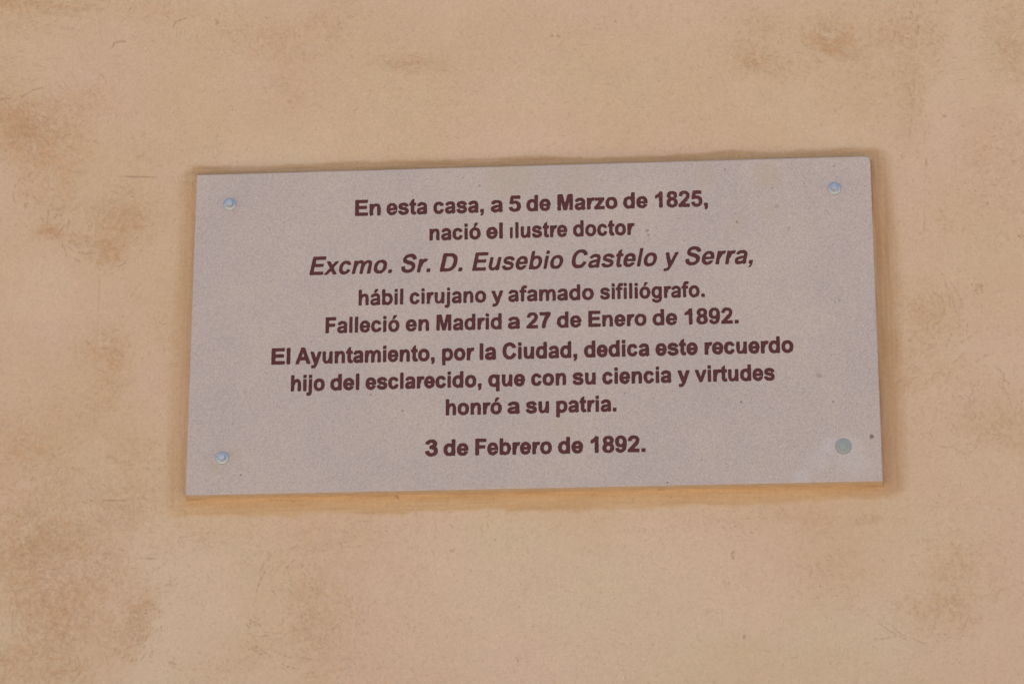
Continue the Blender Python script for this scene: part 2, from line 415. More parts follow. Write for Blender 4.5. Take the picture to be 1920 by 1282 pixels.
def line(pts, val, brk=0.5, seed=0, wob=0.5):
    P_ = [px2wall(*p) for p in pts]
    for (ax, ay), (bx, by) in zip(P_[:-1], P_[1:]):
        n = int(math.hypot(bx-ax, by-ay)/STEP*2)+2; t = np.linspace(0, 1, n)
        px = ax+(bx-ax)*t; py = ay+(by-ay)*t
        nn = fbm(t*n*0.05+seed, t*0+seed, 50+seed, 3)
        stamp(px+wob*q*fbm(t*n*.03, t*0, 60+seed), py+wob*q*fbm(t*n*.03+9, t*0, 61+seed), val*np.clip(0.5+nn*1.2-brk*0.3, 0.05, 1))
# setting-out lines scored round the plaque
line([(194, 329), (296, 331)], .60, .1, 1); line([(194, 329), (193, 430)], .18, .6, 2); line([(186, 520), (180, 690)], .14, .4, 3)
line([(180, 690), (170, 935)], .12, .5, 4); line([(168, 937), (205, 938)], .4, .6, 5); line([(192, 937), (245, 936)], .65, .1, 6)
line([(1737, 285), (1736, 330)], .35, .3, 7); line([(1736, 330), (1733, 430)], .18, .4, 8); line([(176, 650), (204, 653)], .3, .3, 9)
line([(262, 1045), (291, 1046)], .3, .1, 10); line([(1705, 912), (1727, 908)], .45, .1, 11)
line([(325, 48), (330, 40), (338, 36), (348, 34)], .55, .0, 12); line([(211, 88), (214, 80), (222, 77), (234, 77)], .4, .1, 13)
line([(0, 186), (40, 181), (60, 168), (105, 155)], .3, .3, 14); line([(1708, 20), (1722, 50), (1714, 110)], .34, .3, 15)
line([(1716, 110), (1712, 200), (1706, 250)], .26, .4, 16); line([(26, 1010), (30, 1075)], .1, .4, 17)
for (u, v, r, k) in [(408, 42, 3, .8), (636, 43, 2, .6), (1035, 67, 1.6, .6), (1047, 67, 1.4, .5), (1154, 39, 1.4, .5), (1374, 1037, 2, .6), (1375, 1043, 1.6, .5),
                     (1396, 1193, 2, .4), (743, 931, 3, .7), (1238, 918, 2.4, .8), (1832, 541, 7, .35), (1840, 538, 3, .4), (476, 1165, 5, .45), (480, 1220, 6, .4),
                     (321, 1240, 5, .35), (1914, 444, 2.4, .7), (1850, 381, 1.6, .5), (1772, 218, 2, .4), (848, 1032, 1.4, .5), (972, 1234, 2, .35)]:
    for k2 in range(int(3+r*2)):
        cx, cy = px2wall(u+rng.normal(0, r), v+rng.normal(0, r)); arc(cx, cy, rng.uniform(0, 3), rng.uniform(.001, .004), rng.normal(0, 60), k)
Sf = np.zeros_like(X); Sf[oy:oy+ny, ox:ox+nx] = S

# ochre brushed in round the plaque: distance from the slab's outline, its own width on each side
ix_, iy_ = X-PW/2, Y-PH/2
nb = fbm(X*14, Y*14, 70, 5); nb2 = fbm(X*40, Y*40, 71, 4)
dl = -X; dr = X-PW; dt = -Y; db = Y-PH
wl = (34+8*ss(Y, 0.1, 0.35)+7*nb+2.5*nb2)*q; wr = (34+5*nb+3*nb2+8*ss(Y, .0, .1))*q
wt = (28+6*nb+2.5*nb2-6*ss(X, .5, .62)*(1-ss(X, .62, .8)))*q; wb = (34+10*nb+4*nb2-6*ss(X, .6, 1))*q
ex = np.where(dl > 0, dl/wl, np.where(dr > 0, dr/wr, 0)); ey = np.where(dt > 0, dt/wt, np.where(db > 0, db/wb, 0))
e = np.sqrt(ex**2+ey**2)
wv = ex**2/(e**2+1e-9)                                  # 1 beside the slab, 0 above and below it
def sides(l_, r_, t_, b_): return np.where(X > PW/2, r_, l_)*wv+np.where(Y > PH/2, b_, t_)*(1-wv)
sft = sides(0.32, 0.42, 0.16, 0.17)
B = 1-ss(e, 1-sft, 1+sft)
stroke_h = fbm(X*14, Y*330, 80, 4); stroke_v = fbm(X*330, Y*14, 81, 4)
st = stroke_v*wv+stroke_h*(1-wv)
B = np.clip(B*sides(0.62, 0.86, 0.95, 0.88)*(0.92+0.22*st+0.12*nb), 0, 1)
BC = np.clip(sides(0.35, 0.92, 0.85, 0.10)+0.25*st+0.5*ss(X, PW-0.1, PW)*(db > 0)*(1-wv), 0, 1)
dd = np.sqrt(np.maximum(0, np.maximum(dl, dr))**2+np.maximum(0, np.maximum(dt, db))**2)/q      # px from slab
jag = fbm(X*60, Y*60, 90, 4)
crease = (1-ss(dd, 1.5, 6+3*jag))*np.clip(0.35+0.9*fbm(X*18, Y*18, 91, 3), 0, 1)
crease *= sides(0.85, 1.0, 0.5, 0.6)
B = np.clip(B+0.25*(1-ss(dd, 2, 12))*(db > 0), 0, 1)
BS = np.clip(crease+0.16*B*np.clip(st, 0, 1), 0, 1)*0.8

# pinkish and greenish-cream drift of the limewash
H = np.clip(0.5+1.0*fbm(X*6.5+11, Y*6.5+2, 101, 4)+0.25*fbm(X*25, Y*25, 102, 3), 0, 1)

# relief: long waves of the trowel, sand, small ridges, and a fillet of render drawn up against the slab
Z = 0.0011*fbm(X*4, Y*4, 201, 3)+0.0007*fbm(wx*24, wy*24, 202, 4)+0.00016*fbm(X*130, Y*130, 203, 3)
Z = Z-0.00035*Sf
fil = (1-ss(dd, 0, 5.5+2.5*jag))
Z = Z+fil*0.0035*np.clip(0.55+0.8*fbm(X*25, Y*25, 205, 4), 0, 1)*np.where((dt > 0) & (dl < 0) & (dr < 0), .5, 1)
Z = Z-0.002
inside = (X > 0.004) & (X < PW-0.004) & (Y > 0.004) & (Y < PH-0.004)
Z = np.where(inside, -0.003, Z)

nX, nY = len(XS), len(YS)
co_ = np.empty((nY, nX, 3), np.float32)
co_[..., 0] = X-PW/2; co_[..., 1] = -Z; co_[..., 2] = TOPZ-Y
idx = np.arange(nX*nY, dtype=np.int32).reshape(nY, nX)
F = np.stack([idx[:-1, :-1], idx[1:, :-1], idx[1:, 1:], idx[:-1, 1:]], -1).reshape(-1, 4)
me = bpy.data.meshes.new('house_wall')
me.vertices.add(nX*nY); me.vertices.foreach_set('co', co_.ravel())
me.loops.add(F.size); me.loops.foreach_set('vertex_index', F.ravel())
me.polygons.add(len(F)); me.polygons.foreach_set('loop_start', np.arange(0, F.size, 4, dtype=np.int32))
me.polygons.foreach_set('use_smooth', np.ones(len(F), bool))
me.update(calc_edges=True)
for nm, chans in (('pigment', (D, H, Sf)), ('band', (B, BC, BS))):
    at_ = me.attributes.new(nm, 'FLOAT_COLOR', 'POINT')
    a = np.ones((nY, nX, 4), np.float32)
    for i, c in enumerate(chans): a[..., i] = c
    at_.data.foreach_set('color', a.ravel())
me.materials.append(M_WALL)
wall = bpy.data.objects.new('house_wall', me); C.objects.link(wall)
bx_ = [(-9.5, 0.02), (9.5, 0.02), (9.5, 0.6), (-9.5, 0.6)]
core = finish('masonry', [(a, b, 0.0) for a, b in bx_]+[(a, b, TOPZ+1.7) for a, b in bx_],
              [(0, 1, 5, 4), (1, 2, 6, 5), (2, 3, 7, 6), (3, 0, 4, 7), (4, 5, 6, 7), (3, 2, 1, 0)], M_WALL, wall)
wall['label'] = 'rendered house wall washed in patchy cream and ochre paint behind the stone plaque'
wall['category'] = 'wall'

# ------------------------------------------------------------------ plaque
plaque = bpy.data.objects.new('memorial_plaque', None); C.objects.link(plaque)
plaque.location = W(PW/2, PH, PT)
plaque['label'] = 'pale grey stone memorial plaque with dark red lettering bolted to the cream wall'
plaque['category'] = 'plaque'
bpy.context.view_layer.update()
PO = Vector(plaque.location)
def pl(X_, Y_, Z_):                        # plaque frame -> coordinates local to the plaque's Empty
    p = W(X_, Y_, Z_); return (p[0]-PO.x, p[1]-PO.y, p[2]-PO.z)

# ---- letter shapes: unions and cuts of polygons on a 1000-unit em, read as a distance field so that edges come out
#      slightly rounded and uneven, like paint in cut letters
def bez(p0, p1, p2, p3, n=14):
    t = np.linspace(0, 1, n+1)[:, None]
    p0, p1, p2, p3 = map(np.array, (p0, p1, p2, p3))
    return (1-t)**3*p0+3*(1-t)**2*t*p1+3*(1-t)*t*t*p2+t**3*p3

def path(start, *segs):
    pts = [np.array([start], float)]; cur = start
    for s in segs:
        if len(s) == 2: pts.append(np.array([s], float)); cur = s
        else: pts.append(bez(cur, *s)[1:]); cur = s[-1]
    return np.vstack(pts)

def S_(ws, start, *segs):                  # stroke with widths spread along its length
    p = path(start, *segs)
    d = np.gradient(p, axis=0); d = d/np.maximum(1e-9, np.linalg.norm(d, axis=1))[:, None]
    n = np.c_[-d[:, 1], d[:, 0]]
    L = np.r_[0, np.cumsum(np.linalg.norm(np.diff(p, axis=0), axis=1))]; L = L/L[-1]
    w = np.interp(L, np.linspace(0, 1, len(ws)), ws)[:, None]/2
    # quads one by one, so that tight bends stay solid
    out = []
    for i in range(len(p)-1):
        out.append(np.array([p[i]+n[i]*w[i], p[i+1]+n[i+1]*w[i+1], p[i+1]-n[i+1]*w[i+1], p[i]-n[i]*w[i]]))
    return ('s', out, p, w[:, 0])
def Rr(a, b, c, d): return ('p', np.array([(a, b), (c, b), (c, d), (a, d)], float))
def Po(*p): return ('p', np.array(p, float))
def El(xa, xb, ya, yb, e_=2.2):
    t = np.linspace(0, 2*np.pi, 56, endpoint=False)
    c, s = np.cos(t), np.sin(t)
    return ('p', np.c_[(xa+xb)/2+(xb-xa)/2*np.sign(c)*np.abs(c)**(2/e_), (ya+yb)/2+(yb-ya)/2*np.sign(s)*np.abs(s)**(2/e_)])
def Ring(xa, xb, ya, yb, ia, ib, ja, jb): return ('r', El(xa, xb, ya, yb)[1], El(ia, ib, ja, jb)[1])
def Cut(*p): return ('c', np.array(p, float))
def CurveP(*pts): return ('p', path(*pts))
def mir(g, w):
    o = []
    for it in g:
        def f(a): a = np.array(a, float).copy(); a[:, 0] = w-a[:, 0]; return a
        if it[0] == 's': o.append(('s', [f(z) for z in it[1]], f(it[2]), it[3]))
        elif it[0] == 'r': o.append(('r', f(it[1]), f(it[2])))
        else: o.append((it[0], f(it[1])))
    return o

BOWL = [Ring(70, 573, -12, 531, 203, 432, 102, 417)]
DOT = [Rr(74, 594, 207, 720)]
def acute(cx): return [Po((cx-62, 585), (cx-2, 741), (cx+150, 741), (cx+28, 585))]
G = {
 'o': (611, [Ring(40, 571, -12, 531, 181, 430, 102, 417)]),
 'n': (611, [Rr(68, 0, 205, 519), S_([70, 100, 116, 132, 137, 137], (180, 260), ((200, 410), (250, 474), (345, 474)), ((432, 474), (474, 425), (474, 320)), (474, 0))]),
 'h': (611, [Rr(68, 0, 205, 716), S_([70, 100, 116, 132, 137, 137], (180, 260), ((200, 410), (250, 474), (345, 474)), ((432, 474), (474, 425), (474, 320)), (474, 0))]),
 'm': (889, [Rr(62, 0, 199, 519), S_([70, 105, 116, 132, 137, 137], (180, 260), ((190, 420), (240, 475), (315, 475)), ((400, 475), (446, 430), (446, 330)), (446, 0)),
             S_([70, 105, 116, 132, 137, 137], (490, 260), ((500, 420), (550, 475), (630, 475)), ((712, 475), (758, 430), (758, 330)), (758, 0))]),
 'r': (389, [Rr(65, 0, 202, 519), S_([80, 110, 122, 126], (190, 240), ((195, 390), (235, 466), (310, 468)), ((340, 468), (358, 462), (385, 450)))]),
 'u': (611, [Rr(402, 0, 539, 519), S_([137, 137, 130, 112, 90, 70], (136, 519), (136, 200), ((136, 90), (185, 45), (265, 45)), ((345, 45), (400, 110), (425, 250)))]),
 'i': (278, [Rr(72, 0, 209, 519)]+DOT),
 'j': (278, [S_([137, 137, 137, 130, 112], (140, 519), (140, -50), ((140, -125), (112, -153), (60, -153)), ((25, -153), (0, -152), (-32, -147)))]+DOT),
 'l': (278, [Rr(72, 0, 209, 716)]),
 'a': (556, [S_([128, 120, 114, 130, 137, 137, 132], (108, 372), ((128, 440), (180, 475), (278, 475)), ((385, 475), (437, 440), (437, 350)), (434, 150), ((434, 85), (442, 40), (464, 0))),
             S_([80, 95, 110, 128, 118, 104, 80], (435, 300), ((380, 258), (300, 262), (220, 240)), ((140, 220), (102, 195), (102, 142)), ((102, 75), (150, 42), (218, 42)), ((320, 42), (410, 95), (430, 200))), Cut((0, -30), (560, -30), (560, -13), (0, -13))]),
 'b': (611, [Rr(66, 0, 203, 716)]+BOWL),
 'p': (611, [Rr(66, -210, 203, 519)]+BOWL),
 'e': (556, [Ring(32, 526, -12, 531, 174, 388, 100, 420), Rr(120, 212, 522, 302), Cut((280, 212), (600, 212), (600, 138), (518, 152), (384, 166), (280, 166))]),
 'c': (556, [Ring(38, 530, -12, 531, 180, 396, 104, 414), Cut((300, 345), (386, 350), (600, 392), (600, 152), (394, 196), (300, 200))]),
 's': (556, [S_([134, 118, 114, 126, 120, 122, 126, 114, 118, 136], (452, 368), ((430, 440), (370, 476), (275, 476)), ((175, 476), (108, 440), (108, 378)), ((108, 318), (150, 300), (262, 276)), ((405, 248), (454, 222), (454, 150)), ((454, 80), (380, 43), (280, 43)), ((170, 43), (108, 85), (92, 165)))]),
 't': (333, [Rr(90, 120, 227, 612), Po((90, 608), (227, 608), (227, 706), (90, 622)), S_([137, 132, 112, 112], (158, 180), ((158, 65), (185, 46), (235, 46)), ((265, 46), (285, 50), (316, 60))), Rr(18, 412, 316, 519)]),
 'f': (333, [Rr(83, 0, 220, 540), S_([137, 134, 116, 112], (151, 520), ((151, 640), (188, 672), (262, 672)), ((300, 672), (322, 669), (354, 662))), Rr(14, 412, 322, 519)]),
 'v': (556, [Po((6, 519), (155, 519), (280, 160), (405, 519), (550, 519), (344, 0), (215, 0))]),
 'y': (556, [Po((8, 519), (158, 519), (348, 0), (300, -60), (208, 0)), S_([134, 134, 134, 126, 114, 112], (482, 540), (305, 30), ((265, -95), (230, -153), (150, -153)), ((120, -153), (96, -150), (68, -145))), Cut((-50, 519), (700, 519), (700, 700), (-50, 700))]),
 'x': (556, [Po((14, 519), (172, 519), (548, 0), (385, 0)), Po((540, 519), (386, 519), (6, 0), (166, 0))]),
 'z': (500, [Rr(38, 404, 460, 519), Rr(18, 0, 472, 116), Po((270, 410), (460, 428), (212, 110), (18, 92))]),
 'E': (667, [Rr(73, 0, 221, 716), Rr(73, 595, 616, 716), Rr(73, 314, 582, 434), Rr(73, 0, 634, 121)]),
 'F': (611, [Rr(74, 0, 222, 716), Rr(74, 595, 570, 716), Rr(74, 298, 520, 418)]),
 'A': (722, [Po((0, 0), (281, 716), (437, 716), (722, 0), (563, 0), (503, 163), (213, 163), (155, 0)), Cut((262, 283), (455, 283), (358, 548))]),
 'M': (833, [Rr(70, 0, 206, 716), Rr(628, 0, 764, 716), Po((120, 716), (288, 716), (417, 228), (546, 716), (714, 716), (630, 560), (490, 0), (344, 0), (204, 560))]),
 'D': (722, [CurveP((73, 0), (73, 716), (340, 716), ((560, 716), (680, 595), (680, 358)), ((680, 120), (560, 0), (340, 0))),
             ('c', path((221, 121), (221, 595), (330, 595), ((465, 595), (527, 525), (527, 358)), ((527, 190), (465, 121), (330, 121))))]),
 'C': (722, [Ring(46, 694, -12, 728, 196, 545, 112, 604), Cut((400, 478), (528, 484), (800, 552), (800, 176), (538, 264), (400, 272))]),
 'S': (667, [S_([148, 132, 122, 136, 140, 140, 140, 124, 132, 148], (540, 512), ((525, 610), (440, 668), (328, 668)), ((195, 668), (122, 605), (122, 530)), ((122, 455), (175, 428), (325, 392)), ((490, 352), (548, 305), (548, 210)), ((548, 110), (460, 49), (335, 49)), ((200, 49), (130, 120), (112, 238)))]),
 '1': (556, [Rr(256, 0, 393, 719), Po((282, 719), (393, 719), (393, 500), (256, 518), (180, 458), (79, 424), (79, 548), (165, 592), (235, 650))]),
 '2': (556, [S_([137, 125, 116, 132, 137, 132, 132], (103, 500), ((108, 610), (170, 664), (275, 664)), ((385, 664), (441, 605), (441, 520)), ((441, 430), (380, 360), (290, 275)), ((200, 190), (140, 130), (110, 62))), Rr(30, 0, 508, 127)]),
 '3': (556, [S_([132, 120, 114, 130, 120, 100], (104, 525), ((118, 615), (180, 667), (265, 667)), ((365, 667), (422, 612), (422, 540)), ((422, 450), (350, 404), (215, 404))),
             S_([104, 120, 134, 134, 114, 120, 134], (215, 376), ((375, 382), (450, 320), (450, 215)), ((450, 110), (380, 46), (272, 46)), ((175, 46), (112, 105), (99, 205)))]),
 '5': (556, [Po((118, 716), (236, 716), (192, 440), (200, 372), (54, 350)), Rr(120, 588, 486, 716), S_([110, 118, 134, 137, 118, 120, 134], (130, 385), ((170, 415), (205, 424), (265, 424)), ((388, 424), (450, 350), (450, 235)), ((450, 120), (380, 46), (268, 46)), ((170, 46), (115, 100), (104, 198)))]),
 '7': (556, [Rr(42, 588, 512, 716), Po((512, 716), (512, 615), (420, 520), (340, 590)), S_([146, 142, 140], (446, 620), ((320, 480), (228, 270), (214, -30))), Cut((0, 0), (600, 0), (600, -200), (0, -200))]),
 '8': (556, [Ring(58, 498, 352, 728, 190, 366, 442, 618), Ring(36, 520, -12, 412, 178, 378, 94, 314)]),
 '9': (556, [Ring(32, 500, 232, 728, 170, 372, 340, 616), S_([137, 137, 134, 112, 118, 130], (440, 470), ((450, 200), (400, 45), (258, 45)), ((165, 45), (118, 90), (104, 175)))]),
 '.': (278, [Rr(70, 0, 211, 139)]),
 ',': (278, [Rr(70, 0, 211, 139), Po((140, 5), (211, 5), (211, -10), (203, -64), (168, -120), (104, -158), (76, -102), (118, -72), (138, -34))]),
}
G['d'] = (611, mir(G['b'][1], 611)); G['q'] = (611, mir(G['p'][1], 611))
G['g'] = (611, mir(BOWL, 611)+[S_([137, 137, 132, 112, 116, 132], (476, 519), (476, -10), ((476, -115), (410, -160), (300, -160)), ((200, -160), (130, -130), (122, -50)))])
G['á'] = (556, G['a'][1]+acute(278)); G['ó'] = (611, G['o'][1]+acute(305))
G['ı'] = (278, [Rr(78, 0, 190, 490)])      # this i lost its dot when the letters were cut

GS = 10.0                                   # raster of the outline field, em units
SIG = 15.5
_fields = {}
def inside_poly(P_, poly):
    s_ = np.zeros(len(P_), bool)
    for (ax, ay), (bx, by) in zip(poly, np.roll(poly, -1, 0)):
        if ay != by:
            s_ ^= ((ay > P_[:, 1]) != (by > P_[:, 1])) & (P_[:, 0] < (bx-ax)*(P_[:, 1]-ay)/(by-ay)+ax)
    return s_
def field(ch):
    if ch in _fields: return _fields[ch]
    adv, items = G[ch]
    g5 = GS/2
    fx_ = np.arange(-130, adv+150, g5); fy_ = np.arange(-270, 830, g5)
    XX, YY = np.meshgrid(fx_, fy_); P_ = np.c_[XX.ravel()+0.13, YY.ravel()+0.17]
    m_ = np.zeros(len(P_), bool)
    for it in items:
        if it[0] == 'p': m_ |= inside_poly(P_, it[1])
        elif it[0] == 's':
            for qd in it[1]: m_ |= inside_poly(P_, qd)
        elif it[0] == 'r': m_ |= inside_poly(P_, it[1]) & ~inside_poly(P_, it[2])
        elif it[0] == 'c': m_ &= ~inside_poly(P_, it[1])
    f = m_.reshape(XX.shape).astype(float)
    t = np.arange(-8, 9)*g5; k = np.exp(-t*t/2/SIG**2); k /= k.sum()
    f = np.apply_along_axis(lambda r: np.convolve(r, k, 'same'), 0, f)
    f = np.apply_along_axis(lambda r: np.convolve(r, k, 'same'), 1, f)
    f = (0.5-f)*SIG*2.5066                 # nearly the distance to the outline, corners rounded
    sl_ = (slice(None, None, 2), slice(None, None, 2))
    _fields[ch] = (fx_[::2], fy_[::2], f[sl_], XX[sl_], YY[sl_])
    return _fields[ch]

def contours(gx, gy, f):
    """closed loops of f = 0 (marching squares)"""
    ny_, nx_ = f.shape; ins = f < 0
    nxt = {}
    def ptx(j, i): t = f[j, i]/(f[j, i]-f[j, i+1]); return (gx[i]+t*GS, gy[j])
    def pty(j, i): t = f[j, i]/(f[j, i]-f[j+1, i]); return (gx[i], gy[j]+t*GS)
    code = ins[:-1, :-1]*1+ins[:-1, 1:]*2+ins[1:, 1:]*4+ins[1:, :-1]*8
    js, is_ = np.nonzero((code > 0) & (code < 15))
    T = {1: [('L', 'B')], 2: [('B', 'R')], 3: [('L', 'R')], 4: [('R', 'T')], 6: [('B', 'T')], 7: [('L', 'T')], 8: [('T', 'L')], 9: [('T', 'B')],
         11: [('T', 'R')], 12: [('R', 'L')], 13: [('R', 'B')], 14: [('B', 'L')], 5: [('L', 'B'), ('R', 'T')], 10: [('B', 'R'), ('T', 'L')]}
    for j, i in zip(js, is_):
        key = {'B': ('x', j, i), 'T': ('x', j+1, i), 'L': ('y', j, i), 'R': ('y', j, i+1)}
        for a, b in T[int(code[j, i])]: nxt[key[a]] = key[b]
    loops = []
    while nxt:
        k0 = next(iter(nxt)); k = k0; lp = []
        while k in nxt:
            lp.append(k); k = nxt.pop(k)
        if len(lp) > 8 and k == k0:
            loops.append(np.array([ptx(j, i) if t == 'x' else pty(j, i) for t, j, i in lp]))
    return loops

def rdp(p, eps):
    n = len(p)
    far = int(np.argmax(np.sum((p-p[0])**2, 1)))
    def rec(a, b):
        if b <= a+1: return []
        A, Bp = p[a % n], p[b % n]; d = Bp-A; L = np.hypot(*d) or 1e-9
        idx_ = np.arange(a+1, b); q_ = p[idx_ % n]-A
        dist = np.abs(q_[:, 0]*d[1]-q_[:, 1]*d[0])/L
        m_ = int(np.argmax(dist))
        if dist[m_] < eps: return []
        k = a+1+m_
        return rec(a, k)+[k]+rec(k, b)
    keep = [0]+rec(0, far)+[far]+rec(far, n)
    return p[[k % n for k in keep]]

# lines of the inscription: y of the baseline at the line's two ends, capital height, italic, swelling of the strokes,
# and every word with the photo x of its first and last ink
LINES = [
 (404.6, 386.3, 28.8, 0, 15, 'En', 666.0, 714.0, 'esta', 725.4, 801.7, 'casa,', 813.5, 908.3, 'a', 921.9, 943.8, '5', 955.8, 978.1, 'de', 988.5, 1033.8,
  'Marzo', 1046.7, 1158.8, 'de', 1169.6, 1215.2, '1825,', 1229.2, 1327.5),
 (450.5, 439.8, 28.6, 0, 15, 'nació', 805.2, 901.7, 'el', 912.7, 942.9, 'ılustre', 956.7, 1064.0, 'doctor', 1075.0, 1190.2),
 (515.8, 493.8, 34.0, 1, 6, 'Excmo.', 580.2, 736.5, 'Sr.', 753.5, 809.0, 'D.', 826.3, 869.4, 'Eusebio', 887.5, 1058.3, 'Castelo', 1074.2, 1233.8,
  'y', 1245.4, 1274.0, 'Serra,', 1286.3, 1411.9),
 (572.3, 556.1, 28.5, 0, 13, 'hábil', 672.3, 756.5, 'cirujano', 768.8, 912.7, 'y', 922.9, 944.4, 'afamado', 954.6, 1114.6, 'sifiliógrafo.', 1126.5, 1321.3),
 (624.3, 605.7, 28.9, 0, 14, 'Falleció', 610.4, 750.0, 'en', 762.1, 805.8, 'Madrid', 819.8, 942.3, 'a', 954.6, 976.7, '27', 989.2, 1034.4, 'de', 1046.3, 1091.7,
  'Enero', 1105.2, 1213.5, 'de', 1225.0, 1270.8, '1892.', 1285.0, 1385.0),
 (683.0, 660.1, 29.6, 0, 17, 'El', 509.0, 544.4, 'Ayuntamiento,', 554.6, 817.5, 'por', 831.7, 892.1, 'la', 902.5, 932.9, 'Ciudad,', 945.4, 1085.0,
  'dedica', 1098.3, 1219.8, 'este', 1231.9, 1310.0, 'recuerdo', 1323.3, 1487.9),
 (732.9, 712.0, 29.3, 0, 17, 'hijo', 545.4, 609.4, 'del', 620.0, 674.6, 'esclarecido,', 686.9, 905.2, 'que', 918.1, 986.9, 'con', 998.5, 1064.0,
  'su', 1076.3, 1119.2, 'ciencia', 1131.9, 1260.4, 'y', 1272.5, 1294.4, 'virtudes', 1305.0, 1452.5),
 (777.6, 770.2, 28.8, 0, 17, 'honró', 835.8, 941.3, 'a', 952.3, 974.6, 'su', 986.7, 1029.6, 'patria.', 1043.3, 1155.8),
 (854.4, 846.2, 29.8, 0, 17, '3', 797.3, 820.8, 'de', 831.7, 878.3, 'Febrero', 891.7, 1035.4, 'de', 1046.9, 1093.8, '1892.', 1107.9, 1210.4)]
DEPTH = 0.0011
letters = []
SH = 0.2126
for li, row in enumerate(LINES):
    ya, yb_, cap, ital, grow_ = row[:5]
    words = [row[i:i+3] for i in range(5, len(row), 3)]
    xa, xb = words[0][1], words[-1][2]
    A_ = np.array(at(xa, ya)); B_ = np.array(at(xb, yb_))
    dirv = B_-A_; Lm = np.hypot(*dirv); dirv = dirv/Lm; up = np.array([dirv[1], -dirv[0]])
    mx_, my_ = at((xa+xb)/2, (ya+yb_)/2); _, my2 = at((xa+xb)/2, (ya+yb_)/2-cap)
    sy = (my_-my2)/716.0
    def inkx(ch, side_):
        gx, gy, f, XX, YY = field(ch)
        xs = (XX+(SH*YY if ital else 0))[f < 0]
        return xs.min()-grow_ if side_ == 0 else xs.max()+grow_
    for txt, wa, wb_ in words:
        pen = 0; place = []
        for ch in txt: place.append((ch, pen)); pen += G[ch][0]
        ia = place[0][1]+inkx(place[0][0], 0); ib = place[-1][1]+inkx(place[-1][0], 1)
        ta = Lm*(wa-xa)/(xb-xa); tb = Lm*(wb_-xa)/(xb-xa)
        sx_ = (tb-ta)/(ib-ia)
        for ch, pen in place:
            gx, gy, f, XX, YY = field(ch)
            sdx = rng.uniform(0, 500)
            wob = 6.0*vnoise(XX/46+sdx, YY/46, li+3)+3.0*vnoise(XX/20+sdx, YY/20, li+7)
            ff = f+wob-grow_
            ff = np.where(np.abs(f) > 0.955*SIG*1.2533, f, ff)     # far from the outline keep the sign
            ff = np.where(ff == 0, 1e-6, ff)
            loops = []
            for lp in contours(gx, gy, ff):
                lp = rdp(lp, 2.2)
                if len(lp) < 4: continue
                ar = 0.5*np.sum(lp[:, 0]*np.roll(lp[:, 1], -1)-lp[:, 1]*np.roll(lp[:, 0], -1))
                if abs(ar) < 900: continue
                xx = lp[:, 0]+(SH*lp[:, 1] if ital else 0)
                loops.append(A_[None]+dirv[None]*(ta+(xx+pen-ia)*sx_)[:, None]+up[None]*(lp[:, 1]*sy)[:, None])
            letters.append((ch, loops, li))

def cdt(loops, eps=1e-7):
    vs, es = [], []
    for lp in loops:
        b0 = len(vs); n = len(lp)
        vs += [Vector((float(p[0]), float(p[1]))) for p in lp]
        es += [(b0+i, b0+(i+1) % n) for i in range(n)]
    r = delaunay_2d_cdt(vs, es, [], 0, eps)
    cons = {tuple(sorted(e)) for e, oe in zip(r[1], r[4]) if len(oe)}
    # even-odd from the outside: crossing a drawn outline changes sides
    owners = {}
    for fi, f_ in enumerate(r[2]):
        for i in range(len(f_)):
            owners.setdefault(tuple(sorted((f_[i], f_[(i+1) % len(f_)]))), []).append(fi)
    par = [None]*len(r[2]); st_ = []
    for e, fl_ in owners.items():
        if len(fl_) == 1 and par[fl_[0]] is None:
            par[fl_[0]] = 1 if e in cons else 0; st_.append(fl_[0])
    while st_:
        fi = st_.pop(); f_ = r[2][fi]
        for i in range(len(f_)):
            e = tuple(sorted((f_[i], f_[(i+1) % len(f_)])))
            for g_ in owners[e]:
                if par[g_] is None: par[g_] = par[fi] ^ (1 if e in cons else 0); st_.append(g_)
    return r[0], [f_ for f_, p_ in zip(r[2], par) if p_]

def cdt_slab(outer, groups):
    """triangles of the slab's face that lie in no letter"""
    vs, es = [], []
    for lp in [outer]+[l_ for g_ in groups for l_ in g_]:
        b0 = len(vs); n = len(lp)
        vs += [Vector((float(p[0]), float(p[1]))) for p in lp]
        es += [(b0+i, b0+(i+1) % n) for i in range(n)]
    r = delaunay_2d_cdt(vs, es, [], 1, 1e-7)
    V = np.array([(v.x, v.y) for v in r[0]]); Fa = np.array([f_ for f_ in r[2]])
    cen = V[Fa].mean(1); keep = inside_poly(cen, outer)
    for g_ in groups:
        al = np.vstack(g_); lo, hi = al.min(0), al.max(0)
        k = np.nonzero((cen > lo).all(1) & (cen < hi).all(1))[0]
        if len(k) == 0: continue
        ins = np.zeros(len(k), bool)
        for l_ in g_: ins ^= inside_poly(cen[k], l_)
        keep[k[ins]] = False
    return r[0], [tuple(int(q_) for q_ in f_) for f_, k in zip(Fa, keep) if k]

for ch, loops, li in letters:
    vs, fs = cdt(loops)
    DEPTH = 0.00116 if DEPTH < 0.0011 else 0.00104      # neighbours that run together are not cut equally deep
    vv = [pl(p.x, p.y, DEPTH) for p in vs]
    ff = []
    for f_ in fs:
        a, b, c = (Vector(vv[i]) for i in f_[:3])
        ff.append(tuple(f_) if (b-a).cross(c-a).y < 0 else tuple(reversed(f_)))
    for lp in loops:                       # the cut sides of the letter
        b0 = len(vv); n = len(lp)
        for p in lp: vv.append(pl(p[0], p[1], 0.0)); vv.append(pl(p[0], p[1], DEPTH))
        for i in range(n):
            j = (i+1) % n
            ff.append((b0+2*i, b0+2*j, b0+2*j+1, b0+2*i+1))
    finish('letter', vv, ff, M_PAINT, plaque)

